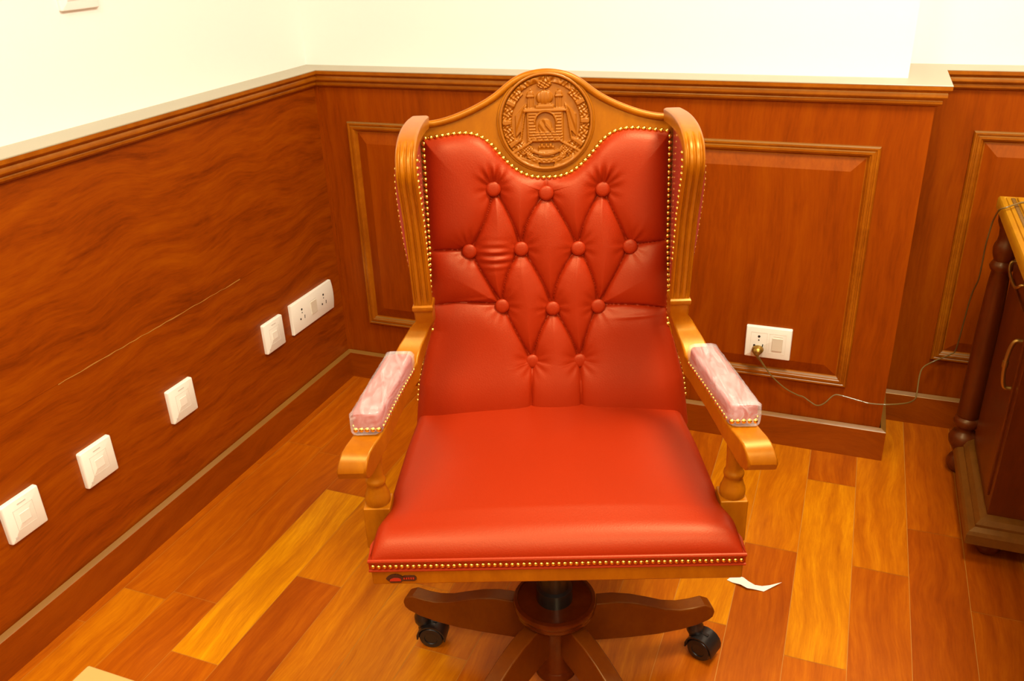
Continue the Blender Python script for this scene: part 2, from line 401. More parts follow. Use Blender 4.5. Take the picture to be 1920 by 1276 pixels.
obj('cable', bm, M_cord, cord)

# ------------------------------------------------------------------ desk
DX, DZ = 1.787, .72
desk = thing('office_desk', 'dark wooden pedestal desk with a golden brown top at the right edge of the frame', 'desk', (DX, 0, 0))
def dbox(*a, **k):
    bm = newbm(); box(bm, *a); return bm
Y0, Y1 = .055, -1.76
bm = newbm()
prof = [(0, .692), (-.0, .700), (0, .713), (.003, .7185), (.008, .72), (.0115, .720), (.0125, .7165), (.0140, .7165), (.0150, .72), (.0195, .7205)]
vs = loft(bm, [[(i-.0, Y1+i, z), (.80-i, Y1+i, z), (.80-i, Y0-i, z), (i, Y0-i, z)] for i, z in prof], caps=False)
bm.faces.new(vs[-1]); bm.faces.new(list(reversed(vs[0])))
top = obj('desk_top', bm, M_deskt, desk, smooth=30)
bm = newbm()          # carved scale band let into the top, near its edge
y = Y0-.030
while y > Y1+.03:
    lathe(bm, [(.0052, .7200), (.0045, .7222), (.002, .7230)], (.027, y, 0), 8); y -= .0085
x = .04
while x < .76:
    lathe(bm, [(.0052, .7200), (.0045, .7222), (.002, .7230)], (x, Y0-.027, 0), 8); x += .0085
obj('carved_border', bm, plain('carved_band', (.16, .07, .006), .45), top)
bm = newbm()
loft(bm, [[(.034+i, Y1+.034+i, z), (.766-i, Y1+.034+i, z), (.766-i, Y0-.034-i, z), (.034+i, Y0-.034-i, z)] for i, z in ((0, .7202), (0, .7265), (.0012, .7277))])
obj('writing_surface', bm, M_deskt, top, smooth=30)
obj('apron', dbox(.050, .75, Y1+.06, Y0-.06, .64, .692), M_desk, desk, bevel=.002)
def pedestal(ya, yb):
    ped = obj('pedestal', dbox(.050, .74, ya, yb, .10, .64), M_desk, desk, bevel=.002)
    obj('drawer', dbox(.044, .052, ya+.025, yb-.025, .575, .675), M_desk, desk, bevel=.003)
    d_ = obj('door', dbox(.044, .052, ya+.025, yb-.025, .145, .560), M_desk, desk, bevel=.003)
    yc = (ya+yb)/2
    bm = newbm(); tube(bm, [(.046, yc+.072, .622), (.030, yc+.072, .621), (.025, yc+.066, .614), (.0235, yc+.045, .606), (.023, yc, .603), (.0235, yc-.045, .606), (.025, yc-.066, .614), (.030, yc-.072, .621), (.046, yc-.072, .622)], .0034, 10)
    for k in (-.072, .072): lathe(bm, [(.0065, .038), (.0065, .046)], (0, yc+k, .622), 12, 'x')
    obj('drawer_handle', bm, M_brassd, desk)
    yh = ya+.035
    bm = newbm(); tube(bm, [(.044, yh, .520), (.032, yh, .518), (.026, yh, .500), (.0235, yh, .465), (.026, yh, .430), (.032, yh, .412), (.044, yh, .410)], .0045, 10)
    lathe(bm, [(.006, .458), (.0068, .465), (.006, .472)], (.0235, yh, 0), 10)
    obj('door_handle', bm, M_brassd, desk)
    bm = newbm()
    pr = [(.010, .055), (.010, .078), (.014, .086), (.022, .090), (.026, .092), (.026, .098), (.034, .108), (.046, .112), (.052, .112)]
    loft(bm, [[(i+.002, ya-.052+i, z), (.78-i, ya-.052+i, z), (.78-i, yb+.052-i, z), (i+.002, yb+.052-i, z)] for i, z in pr])
    obj('plinth', bm, wood('plinth_wood', (.10, .03, .003), (.15, .05, .005), (.2, .07, .008), (5, 2, 5), .4, .15) if 'plinth_wood' not in bpy.data.materials else bpy.data.materials['plinth_wood'], desk, smooth=25)
    for fx in (.07, .70):
        for fy in (ya+.02, yb-.0):
            bm = newbm(); lathe(bm, [(.012, 0), (.022, .006), (.029, .018), (.029, .030), (.022, .044), (.018, .055)], (fx, fy, 0), 20)
            obj('foot', bm, M_desk, desk)
pedestal(-.35, -.03)
pedestal(-1.70, -1.38)
def column(y):
    bm = newbm()
    lathe(bm, [(.010, 0), (.021, .005), (.029, .018), (.030, .030), (.024, .044), (.016, .052), (.018, .060), (.026, .072), (.034, .086), (.036, .10), (.030, .114), (.022, .120), (.020, .128), (.024, .134), (.030, .140), (.032, .150), (.029, .158), (.024, .162), (.027, .170), (.0265, .25), (.0255, .40), (.0225, .52), (.020, .555), (.024, .560), (.027, .568), (.024, .576), (.020, .582), (.023, .590), (.026, .600), (.027, .612), (.025, .622), (.022, .628), (.020, .64), (.022, .66), (.028, .675), (.030, .691)], (.030, y, 0), 28)
    obj('corner_column', bm, M_desk, desk, smooth=50)
column(.0); column(-1.73)

# ------------------------------------------------------------------ small things
bm = newbm()
pp = [(0, .0), (.012, -.006), (.03, -.012), (.045, -.020), (.06, -.016), (.08, -.014), (.115, .020), (.09, .008), (.075, .002), (.06, -.002), (.045, .003), (.034, .012), (.022, .016), (.008, .014)]
zz = lambda x, y: .002+.006*math.sin(x*40)**2
A = [bm.verts.new((x, y, zz(x, y))) for x, y in pp]; B = [bm.verts.new((x, y, zz(x, y)+.0006)) for x, y in pp]
bm.faces.new(list(reversed(A))); bm.faces.new(B)
for i in range(len(pp)): bm.faces.new((A[i], A[(i+1) % len(pp)], B[(i+1) % len(pp)], B[i]))
bmesh.ops.triangulate(bm, faces=[f for f in bm.faces if len(f.verts) > 4])
tag(obj('paper_scrap', bm, M_paper, loc=(1.318, -.617, -.0015), rotz=.03), 'torn scrap of white paper lying on the floor beside the chair', 'paper scrap')
# box at the lower left
bx = thing('cardboard_box', 'plain tan box whose top corner pokes in at the bottom left of the frame', 'box', (.585, -1.585, 0))
bm = newbm(); box(bm, .004, .31, -.404, -.004, 0, .43); obj('body', bm, M_box, bx, bevel=.002)
bm = newbm(); box(bm, 0, .314, -.408, 0, .40, .45); obj('lid', bm, M_box, bx, bevel=.003)

# ================================================================== the chair
CH = thing('swivel_armchair', 'red buttoned leather swivel armchair with golden brown carved wood frame on five castered legs', 'chair', (1.0493, -1.0077, 0), math.radians(20.3))
# --- star base
bm = newbm()
lathe(bm, [(.030, .030), (.040, .034), (.041, .044), (.037, .050), (.034, .055), (.034, .168), (.040, .176), (.066, .180), (.072, .183), (.0745, .188), (.0735, .193), (.0765, .197), (.0775, .203), (.075, .208), (.069, .210), (.0675, .207), (.060, .2065), (0, .2065)], n=56)
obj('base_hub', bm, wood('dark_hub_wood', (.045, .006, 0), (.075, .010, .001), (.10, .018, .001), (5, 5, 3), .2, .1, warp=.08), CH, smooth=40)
bm = newbm(); lathe(bm, [(.033, .2065), (.033, .235), (.027, .238), (.027, .34), (.034, .342), (.034, .366)], n=32)
obj('gas_column', bm, M_black, CH)
bm = newbm(); box(bm, -.10, .10, -.12, .12, .366, .389); obj('tilt_mechanism', bm, M_black, CH, bevel=.004)
armtop = [(.03, .178), (.08, .177), (.115, .173), (.15, .163), (.185, .148), (.215, .134), (.245, .126), (.270, .125), (.295, .127)]
armbot = [(.312, .118), (.317, .106), (.314, .094), (.305, .087), (.28, .079), (.25, .075), (.20, .074), (.15, .078), (.10, .084), (.05, .090), (.03, .092)]
def caster_mesh(bm):
    for s_ in (-1, 1):
        lathe(bm, [(.006, s_*.0035), (.0235, s_*.0035), (.0255, s_*.006), (.0255, s_*.016), (.023, s_*.0195), (.014, s_*.0205), (.013, s_*.0185), (.006, s_*.0185)] if s_ > 0 else [(.006, -.0185), (.013, -.0185), (.014, -.0205), (.023, -.0195), (.0255, -.016), (.0255, -.006), (.0235, -.0035), (.006, -.0035)], (0, -.019, .0255), 28, 'x')
    # hood over the wheels
    rings = []
    for i in range(11):
        a = math.radians(-10+200*i/10)
        rings.append([(x_, -.019+r_*math.cos(a), .0255+r_*math.sin(a)) for x_, r_ in ((-.0205, .0272), (.0205, .0272), (.0205, .0300), (-.0205, .0300))])
    loft(bm, rings)
    lathe(bm, [(.006, .030), (.012, .046), (.0165, .056), (.0165, .068), (.013, .074), (.012, .084)], n=20)
    box(bm, -.0032, .0032, -.030, .010, .020, .056)
for k, (ang, cast) in enumerate(((160, 82), (12, 52), (233, 110), (302, 200), (88, -40))):
    a = math.radians(ang)
    bm = newbm()
    prism(bm, armtop+armbot, lambda r, z: (r, -.0155, z), lambda r, z: (r, .0155, z))
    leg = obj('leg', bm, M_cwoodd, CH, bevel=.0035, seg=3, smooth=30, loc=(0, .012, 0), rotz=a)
    bm = newbm(); caster_mesh(bm)
    c_ = obj('caster', bm, M_black, leg, loc=(.284, 0, 0), rotz=math.radians(cast)-a)
# --- seat
bm = newbm()
def seat_hw(y): return interp(y, [(-.168, .2915), (-.11, .290), (-.08, .284), (.0, .276), (.12, .270), (.26, .258)])
fr = [(-seat_hw(-.165), -.165), (seat_hw(-.165), -.165), (.253, .27), (-.253, .27)]
prism(bm, fr, lambda x, y: (x, y, .389), lambda x, y: (x, y, .420))
sf = obj('seat_frame', bm, M_cwood, CH, bevel=.003)
bm = newbm()      # trim band with piping above and below, round three sides
def around(off, z):
    o2 = off-.010
    return [(-(seat_hw(.25)+o2), .25, z), (-(seat_hw(.12)+o2), .12, z), (-(seat_hw(-.02)+o2), -.02, z), (-(seat_hw(-.08)+o2+.003), -.08, z), (-(seat_hw(-.13)+off), -.13, z), (-(seat_hw(-.165)+off), -.165-off, z),
            (seat_hw(-.165)+off, -.165-off, z), (seat_hw(-.13)+off, -.13, z), (seat_hw(-.08)+o2+.003, -.08, z), (seat_hw(-.02)+o2, -.02, z), (seat_hw(.12)+o2, .12, z), (seat_hw(.25)+o2, .25, z)]
loft(bm, [around(-.01, .419), around(.002, .419), around(.0022, .437), around(-.01, .437)], closed=False)
seat_trim = obj('trim_band', bm, M_leather, CH)
bm = newbm(); tube(bm, around(.0025, .4380), .0032, 8, 0); tube(bm, around(.0025, .4195), .0022, 8, 0)
obj('piping', bm, M_leather, seat_trim)
bm = newbm()
NU, NV = 96, 76; top_ = []
for j in range(NV+1):
    v = (j/NV)**1.8; y = -.166+(.26+.166)*v; hw = seat_hw(y)
    row = []
    for i in range(NU+1):
        u = -1+2*i/NU
        # squeeze samples to the rim
        uu = math.copysign(1-(1-abs(u))**1.6, u)
        x = uu*hw*1.0
        ex = max(0, 1-abs(uu)); 
        dx = (1-abs(uu))*hw; dy = y+.166
        fx = (1-max(0, 1-dx/.030)**2.4)**.5; fy = (1-max(0, 1-dy/.040)**2.3)**.5
        dome = .018*(1-(abs(uu))**2.2)*(1-((v-.55)/.75)**2)
        z = .437+.035*fx*fy+dome*min(1, dy/.07)
        # front corners pull down towards the piping, slack beside the arm posts
        cd = math.hypot(dx, dy); z -= .004*math.exp(-(cd/.04)**2)
        px = max(0, .285-abs(x))/.028; py = (y+.054)/.034
        z -= .012*math.exp(-px*px-py*py)
        z += .0015*math.sin(x*9+y*5)*fx*fy
        row.append((x, y, z))
    top_.append(row)
vs = loft(bm, top_, closed=False)
bnd = [vs[0][i] for i in range(NU+1)]+[vs[j][NU] for j in range(1, NV+1)]+[vs[NV][i] for i in range(NU-1, -1, -1)]+[vs[j][0] for j in range(NV-1, 0, -1)]
low = [bm.verts.new((v.co.x, v.co.y, .421)) for v in bnd]
for i in range(len(bnd)):
    k = (i+1) % len(bnd); bm.faces.new((bnd[i], bnd[k], low[k], low[i]))
bm.faces.new(low)
obj('seat_cushion', bm, M_leather, CH, smooth=60)
# maker's badge on the front rail: toothed half disc and bar
bm = newbm()
n = 40; poly = []
for i in range(n+1):
    a = PI-.25-(PI-.5)*i/n; r = .0125+(.0012 if i % 2 else 0)
    poly.append((-.254+r*math.cos(a)*1.15, .4015-.004+r*math.sin(a)))
poly += [(-.241, .4075), (-.224, .4075), (-.2205, .404), (-.2205, .400), (-.2235, .397), (-.243, .397), (-.2455, .394), (-.262, .394)]
prism(bm, poly, lambda x, z: (x, -.1665, z), lambda x, z: (x, -.163, z))
bad = obj('badge', bm, M_badge, CH, smooth=0)
bm = newbm(); prism(bm, [(-.2635, .3975), (-.262, .4015), (-.256, .4038), (-.249, .4035), (-.2455, .4015), (-.245, .3975)], lambda x, z: (x, -.1672, z), lambda x, z: (x, -.164, z))
obj('badge_emblem', bm, M_badger, bad, smooth=0)
bm = newbm()
for k in range(5): box(bm, -.241+k*.0036, -.2388+k*.0036, -.1669, -.1655, .4005, .4042)
obj('badge_lettering', bm, M_badger, bad, smooth=0)

# --- back: plane y = .24 + T (z-.48), forward normal
T = math.tan(math.radians(8)); CT, ST = math.cos(math.atan(T)), math.sin(math.atan(T))
def BP(x, z, n=0): return (x+.005, .24+T*(z-.48)-n*CT, z+n*ST)
sil = [(-.232, .985), (-.232, 1.008), (-.226, 1.013), (-.205, 1.0145), (-.183, 1.018), (-.158, 1.025), (-.134, 1.034), (-.115, 1.0425), (-.097, 1.052), (-.081, 1.0625), (-.066, 1.074), (-.052, 1.083), (-.036, 1.090), (-.018, 1.0940), (0, 1.0955)]
sil = sil+[(-x, z) for x, z in reversed(sil[:-1])]
sil = [(p.x, p.y) for p in smooth_path([(x, z, 0) for x, z in sil[1:-1]], 4)]
plate = [(-.250, .40)]+[(-.232, .62), (-.232, .99)]+sil+[(.232, .99), (.232, .62), (.250, .40)]
bm = newbm()
prism(bm, plate, lambda x, z: BP(x, z, -.045), lambda x, z: BP(x, z, -.006))
bf = obj('back_frame', bm, M_cwood, CH, bevel=.004, seg=3, smooth=30)
bm = newbm(); tube(bm, [BP(x, z-.003, -.006) for x, z in sil], .0065, 12, 0)
obj('crest_rim', bm, M_cwood, bf, smooth=60)
nail = [(-.219, .986), (-.188, .990), (-.163, .993), (-.139, .993), (-.118, .987), (-.1, .974), (-.085, .957), (-.066, .937), (-.046, .922), (-.024, .914), (0, .9125)]
nail = nail+[(-x, z) for x, z in reversed(nail[:-1])]
nail_s = smooth_path([(x, z, 0) for x, z in nail], 8)
def ztop(x): return interp(x, [(p.x, p.y) for p in nail_s])
def bhw(z): return interp(z, [(.42, .268), (.465, .263), (.53, .254), (.60, .235), (.635, .2245), (.70, .2235), (.80, .2205), (.99, .220)])
btn = [(-.097, .896), (-.002, .886), (.100, .890), (-.146, .784), (-.050, .786), (.055, .784), (.150, .785), (-.089, .679), (.006, .672), (.091, .674), (-.035, .569), (.056, .568)]
cre = [(0, 3, .006), (0, 4, .006), (1, 4, -.010), (1, 5, .004), (2, 5, -.008), (2, 6, 0), (3, 7, 0), (4, 7, -.010), (4, 8, .006), (5, 8, -.012), (5, 9, .008), (6, 9, 0), (7, 10, 0), (8, 10, -.006), (8, 11, .005), (9, 11, -.004)]
segs = []
def addseg(a, b_, bow, strength=1):
    a = Vector(a); b_ = Vector(b_); d = b_-a; nn = Vector((-d.y, d.x)).normalized(); P = []
    for k in range(7):
        t_ = k/6; P.append(a+d*t_+nn*bow*4*t_*(1-t_))
    for p, q in zip(P, P[1:]): segs.append((p.x, p.y, q.x, q.y, strength))
for a, b_, bow in cre: addseg(btn[a], btn[b_], bow)
addseg(btn[3], (-.222, .785), -.003); addseg(btn[6], (.222, .793), .002)
addseg(btn[7], (-.224, .682), -.008); addseg(btn[9], (.224, .664), .006)
addseg(btn[10], (-.040, .47), 0, .8); addseg(btn[11], (.058, .47), 0, .8); addseg(btn[1], (0, .915), 0, .6)
SG = np.array(segs)
def puff(X, Z):
    d = np.full(X.shape, 9.); wgt = np.ones(X.shape)
    for ax_, az, bx_, bz, st in SG:
        vx, vz = bx_-ax_, bz-az; L2 = vx*vx+vz*vz
        t_ = np.clip(((X-ax_)*vx+(Z-az)*vz)/L2, 0, 1)
        dd = np.hypot(X-ax_-t_*vx, Z-az-t_*vz)
        wgt = np.where(dd < d, st, wgt); d = np.minimum(d, dd)
    hgt = .0015+.0105*(1-wgt*np.exp(-(d/.018)**1.3))+.0065*(1-wgt*np.exp(-(d/.0026)**1.2))
    for i, (bx_, bz) in enumerate(btn):
        r = np.hypot(X-bx_, Z-bz); th = np.arctan2(Z-bz, X-bx_)
        hgt -= .0095*np.exp(-(r/.026)**2)
        hgt += .0005*np.sin(th*9+i*1.7)*np.exp(-((r-.022)/.012)**2)
        up = np.exp(-((th-1.5)/.7)**2)
        hgt += (.0028 if i in (0, 2) else .0008)*np.sin(th*14+i)*up*np.exp(-((r-.028)/.014)**2)
    # slack folds
    hgt += .0022*np.sin((Z-.78)*420)*np.exp(-((X+.098)/.035)**2-((Z-.775)/.020)**2)
    hgt += .0025*np.exp(-((Z-.69-.1*(X+.16))/.004)**2)*np.exp(-((X+.16)/.05)**2)
    hgt += .002*np.exp(-((Z-.655-.05*(X-.16))/.004)**2)*np.exp(-((X-.165)/.04)**2)
    return np.maximum(hgt, -.0035)
NX, NZ = 340, 420
rowsX = np.linspace(-1, 1, NX+1); rowsX = np.sign(rowsX)*(1-(1-np.abs(rowsX))**1.15)
bm = newbm(); rings = []
Xg = np.zeros((NZ+1, NX+1)); Zg = np.zeros((NZ+1, NX+1)); Ed = np.zeros((NZ+1, NX+1))
for j in range(NZ+1):
    for i in range(NX+1):
        v = 1-(1-j/NZ)**1.1
        xx = rowsX[i]*.222; zt = ztop(xx*.99)
        z = .43+(zt-.43)*v
        hw = bhw(z); x = rowsX[i]*hw
        Xg[j, i] = x; Zg[j, i] = z; Ed[j, i] = min(hw-abs(x), (zt-z)*.8)
Hh = puff(Xg, Zg)
fade = 1-np.exp(-np.maximum(Ed, 0)/.012)
Hh = -.004+(Hh+.004)*fade
# lower part bellies out towards the seat
Hh += .012*np.exp(-((Zg-.50)/.07)**2)*fade
for j in range(NZ+1):
    r = [BP(Xg[j, i], Zg[j, i], Hh[j, i]) for i in range(NX+1)]
    hw = bhw(Zg[j, 0])
    r = [BP(-hw-.001, Zg[j, 0], -.05), BP(-hw-.002, Zg[j, 0], -.012)]+r+[BP(hw+.002, Zg[j, NX], -.012), BP(hw+.001, Zg[j, NX], -.05)]
    rings.append(r)
loft(bm, rings, closed=False)
bc = obj('back_cushion', bm, M_leather, CH, smooth=70)
for i, (x, z) in enumerate(btn):
    bm = newbm()
    lathe(bm, [(.0120, -.005), (.0134, -.001), (.0137, .0018), (.0125, .0040), (.0085, .0054), (.004, .0058), (.0001, .0059)], n=24)
    b_ = obj('button', bm, M_leather, bc, smooth=60)
    b_.matrix_basis = Matrix.Translation(BP(x, z, .0035)) @ Matrix.Rotation(PI/2-math.atan(T)+0.0, 4, 'X')

# --- carved medallion
def emblem():
    N_ = 250; g = np.linspace(-1, 1, N_); X, Y = np.meshgrid(g, g)
    Rr = np.hypot(X, Y); Th = np.degrees(np.arctan2(Y, X))
    h = np.where(Rr < .935, -2.6, 0.)
    h = np.where((Rr >= .935), -.2+.9*np.cos((Rr-.965)/.04*1.5).clip(0, 1), h)
    def put(mask, v, add=0): 
        nonlocal h
        h = np.where(mask, np.maximum(h, v), h)
    def rect(x0, x1, y0, y1): return (X > x0) & (X < x1) & (Y > y0) & (Y < y1)
    grain = np.cos(X*62+1.0*np.sin(Y*40))*np.cos(Y*58+.8*np.sin(X*33))
    # wheat sheaves on both sides
    aT = np.abs(((Th+90+180) % 360)-180)     # 0 at the bottom, 180 at the top
    wing = (Rr > .63+.10*(aT > 60)) & (Rr < .92) & (aT > 34) & (aT < 140)
    put(wing, -.9+.85*grain-1.2*np.abs(Rr-.80))
    for c_ in (58, 90, 118): put(wing & (np.abs(aT-c_) < 3.2), .2)
    put((np.abs(X) > .28) & (Rr < .80) & (Y < -.45) & (Y > -.80) & ((np.hypot(np.abs(X)-.43, Y+.66) < .20)), -.6+.5*np.cos(X*95)*np.cos(Y*95))
    # inscription over the top
    scr = (Rr > .80) & (Rr < .92) & (aT > 138)
    put(scr, -1.1+1.0*np.sin(Th*.55+2*np.sin(Th*.21))*np.cos((Rr-.86)*30+np.sin(Th*.4)*1.2))
    put(((X+.02)**2/.022+(Y-.76)**2/.008 < 1), -1.0+.9*np.cos(X*60+Y*30)*np.cos(Y*70))
    # building
    put(rect(-.40, .37, -.42, .22), -.6)
    put(rect(-.47, .43, .20, .245), .4); put(rect(-.44, .40, .245, .285), .0)
    put(rect(-.22, .18, .285, .335), .2); put(rect(-.16, .12, .335, .38), -.2)
    dome = 1-((X+.02)**2/.030+(Y-.49)**2/.022)
    put((dome > 0) & (Y > .36), -1.2+1.9*np.sqrt(dome.clip(0, 1))+.25*np.cos(X*80))
    put(rect(-.035, -.005, .62, .70), -.3)
    for cx in (-.32, .28):
        put(rect(cx-.06, cx+.06, .285, .53), -.9+.35*np.cos((X-cx)*95)); put(rect(cx-.08, cx+.08, .50, .535), .0)
        put((X-cx)**2/.0045+(Y-.56)**2/.004 < 1, -.2); put(rect(cx-.012, cx+.012, .60, .66), -.5)
    for x0, x1 in ((-.36, -.20), (.16, .33)):
        for k in range(9):
            put(rect(x0, x1, .14-.063*k, .14-.063*k+.034), -.05)
    for k in range(4): put(rect(-.38+.01*k, .35, -.40+.055*k, -.365+.055*k) & (np.cos(X*50+k*1.6) > -.8), .1)
    arch = ((X+.01)**2+(Y+.02)**2 < .21**2) & (Y > -.02) | rect(-.22, .20, -.22, -.02)
    arch_o = (((X+.01)**2+(Y+.02)**2 < .25**2) & (Y > -.02))
    h = np.where(arch_o & ~arch, .25, h)
    h = np.where(arch, -2.4, h)
    put((((X+.02)/.14)**2+((Y+.10)/.16)**2 < 1), -1.3+.4*np.cos(X*40+Y*30)); put((X > -.02) & (X < .2) & (np.abs(Y+.05+X*1.1) < .05), -.6)
    # flags
    for s_ in (-1, 1):
        xs = X*s_
        put((xs > .40) & (xs < .64) & (Y < .38-(xs-.40)*1.0) & (Y > -.10-(xs-.45)*1.1+.25*(xs < .47)), -1.2+.45*np.sin((xs+Y*.35)*55))
        put(np.abs(xs-.44+(Y-.1)*.18) < .018, -.2) if False else None
        put((np.abs(xs-(.50-.16*(Y+.1))) < .02) & (Y > -.42) & (Y < .33), -.4)
    # ribbons and scroll at the bottom
    R2 = np.hypot(X, Y+.10)
    put((R2 > .66) & (R2 < .76) & (Y < -.62) & (np.abs(X) < .42), .1+.3*np.cos(X*60)*(np.abs(R2-.71) < .012))
    put((R2 > .54) & (R2 < .60) & (Y < -.45) & (np.abs(X) < .34), -.1)
    put(rect(-.17, .17, -.72, -.50), -1.0+.3*np.cos(Y*60)); put(rect(-.13, .12, -.52, -.45) & (np.cos(X*70) > -.3), -.1)
    for s_ in (-1, 1):
        xs = X*s_
        put((np.abs(Y+.83-(xs-.35)*.30) < .055) & (xs > .17) & (xs < .62), -.2+.3*np.cos(xs*35))
        put((np.abs(Y+.66-(xs-.6)*.25) < .045) & (xs > .60) & (xs < .80), -.4)
        put((np.abs(Y+.92) < .035) & (xs > .15) & (xs < .36), .1)
        put((np.abs(Y+.52-(.52-xs)*.55) < .028) & (xs > .30) & (xs < .78), .1)
    h = h+.12*np.sin(X*210)*np.sin(Y*190)
    # soften
    for _ in range(1):
        h[1:-1, 1:-1] = (h[1:-1, 1:-1]*4+h[:-2, 1:-1]+h[2:, 1:-1]+h[1:-1, :-2]+h[1:-1, 2:])/8
    return X, Y, h, N_
X, Y, hE, N_ = emblem()
bm = newbm(); RE = .0835; V = {}
for j in range(N_):
    for i in range(N_):
        if math.hypot(X[j, i], Y[j, i]) <= 1.0:
            V[j, i] = bm.verts.new(BP(X[j, i]*RE, 1.0095+Y[j, i]*RE, -.0035+hE[j, i]*.0020+.0035))
for j in range(N_-1):
    for i in range(N_-1):
        q = [(j, i), (j, i+1), (j+1, i+1), (j+1, i)]
        if all(k in V for k in q): bm.faces.new([V[k] for k in q])
obj('carved_medallion', bm, M_emblem, bf, smooth=50)
bm = newbm()
tube(bm, [BP(RE*1.01*math.cos(a), 1.0095+RE*1.01*math.sin(a), -.0045) for a in [2*PI*k/72 for k in range(73)]], .0026, 10, 0)
obj('medallion_rim', bm, M_cwood, bf, smooth=60)

# --- side posts (fluted), wings
pf = [(.300, 1.030), (.24, 1.036), (.19, 1.0385), (.145, 1.037), (.110, 1.031), (.083, 1.019), (.069, 1.001), (.066, .982), (.073, .960), (.083, .936), (.093, .912), (.101, .888), (.107, .862), (.113, .835), (.119, .80), (.126, .762), (.130, .737)]
PF = [(p.x, p.y) for p in smooth_path([(y, z, 0) for y, z in pf], 4)]
def post_y(z):
    best = min(PF[16:], key=lambda p: abs(p[1]-z)); return best[0]
def side_post(s_):
    bm = newbm(); rings = []; n_ = len(PF)
    NC = 40
    for k, (y, z) in enumerate(PF):
        a = Vector(PF[max(k-1, 0)]); b_ = Vector(PF[min(k+1, n_-1)]); t_ = (b_-a).normalized()
        nrm = Vector((t_.y, -t_.x)) # forward/up side
        if nrm.x > 0 and z < 1.0: nrm = -nrm
        if z >= 1.0 and nrm.y < 0: nrm = -nrm
        fl = 1 if (z < 1.026) else 0
        if z < .748: fl = max(0, (z-.742)/.006)
        dep = .026 if z < 1.0 else .022
        ring = []
        for i in range(NC+1):
            u = i/NC; x = .2045+.0315*u
            f = 0
            if .10 < u < .90: f = -.0034*fl*max(0, math.sin((u-.10)/.80*PI*5))**.8
            rnd = -.003*((abs(u-.5)*2)**8)
            ring.append((s_*x+.005, y+nrm.x*(f+rnd), z+nrm.y*(f+rnd)))
        ring.append((s_*(.236-.001)+.005, y-nrm.x*dep, z-nrm.y*dep)); ring.append((s_*.2055+.005, y-nrm.x*dep, z-nrm.y*dep))
        rings.append(ring)
    loft(bm, rings)
    p_ = obj('side_post', bm, M_cwood, CH, smooth=50)
    bm = newbm()   # ring moulding at the foot of the fluting
    loft(bm, [[(s_*x+.005, .129-d, z), (s_*x2+.005, .129-d, z), (s_*x2+.005, .165, z), (s_*x+.005, .165, z)] for x, x2, d, z in ((.2035, .237, .001, .7425), (.2025, .238, .004, .740), (.2025, .238, .004, .735), (.2035, .237, .0015, .7315))])
    obj('post_collar', bm, M_cwood, p_)
def wing(s_):
    bm = newbm(); rings = []
    for k in range(30):
        z = .745+(1.015-.745)*k/29
        y0 = post_y(z)+.014; y1 = .24+T*(z-.48)+.020
        bul = .011*math.sin(PI*min(1, max(0, (z-.79)/.225)))**.7 if z > .79 else 0
        if z > 1.0: y0 += (z-1.0)*1.2
        ring = []
        for i in range(9):
            u = i/8; ring.append((s_*(.2345+.006*u+bul*math.sin(PI*min(1, .25+u*.75)))+.005, y0+(y1-y0)*u, z))
        for i in range(9):
            u = 1-i/8; ring.append((s_*(.2065+.020*u-.001*math.sin(PI*u))+.005, y0+(y1-y0)*u, z))
        rings.append(ring)
    loft(bm, rings)
    return obj('wing', bm, M_pad, CH, smooth=60)
def armf(y): return interp(y, [(-.16, .3055), (-.135, .299), (-.10, .285), (.0, .2725), (.09, .2590), (.12, .240), (.142, .2215), (.18, .2195)])
def arm(s_):
    sec = [((.130, .733), (.174, .733)), ((.132, .722), (.174, .720)), ((.137, .708), (.173, .700)), ((.142, .696), (.171, .680)), ((.141, .687), (.167, .664)), ((.135, .678), (.160, .650)), ((.128, .670), (.150, .637)), ((.120, .662), (.138, .626)), ((.11, .655), (.122, .616)), ((.10, .649), (.105, .610)), ((.08, .643), (.08, .606)), ((.04, .637), (.04, .603)), ((0, .634), (0, .602)), ((-.05, .633), (-.05, .600)), ((-.09, .6315), (-.088, .597)), ((-.112, .630), (-.106, .592)), ((-.128, .628), (-.116, .584)), ((-.142, .624), (-.125, .578)), ((-.153, .616), (-.134, .576)), ((-.1595, .606), (-.146, .579)), ((-.161, .598), (-.156, .586))]
    bm = newbm(); rings = []
    for k, (a, b_) in enumerate(sec):
        f = max(0, 1-k/9); f = f*f*(3-2*f); ym = (a[0]+b_[0])/2
        c_ = armf(min(ym, .10))*(1-f)+.2205*f; w_ = .0225*(1-f)+.0160*f
        if k < 3: c_, w_, f = .2205, .0160, 1
        rings.append([(s_*(c_+q*w_)+.002+.003*f, p[0], p[1]) for p, q in ((a, -1), (a, 1), (b_, 1), (b_, -1))])
    loft(bm, rings)
    return obj('arm', bm, M_cwood, CH, bevel=.0035, seg=3, smooth=32)
def pad_ring(s_, y, e, g=0):
    x = armf(min(y, .088)); hw_ = .0228-e+g; zb = .6345+.002*max(0, y/.1)-g; h_ = .0345-e*.6+g*2
    pts = []
    for i in range(24):
        a = 2*PI*i/24; c, s2 = math.cos(a), math.sin(a)
        pw = .35
        pts.append((s_*(x+hw_*math.copysign(abs(c)**pw, c))+.002, y, zb+h_/2+h_/2*math.copysign(abs(s2)**pw, s2)))
    return pts
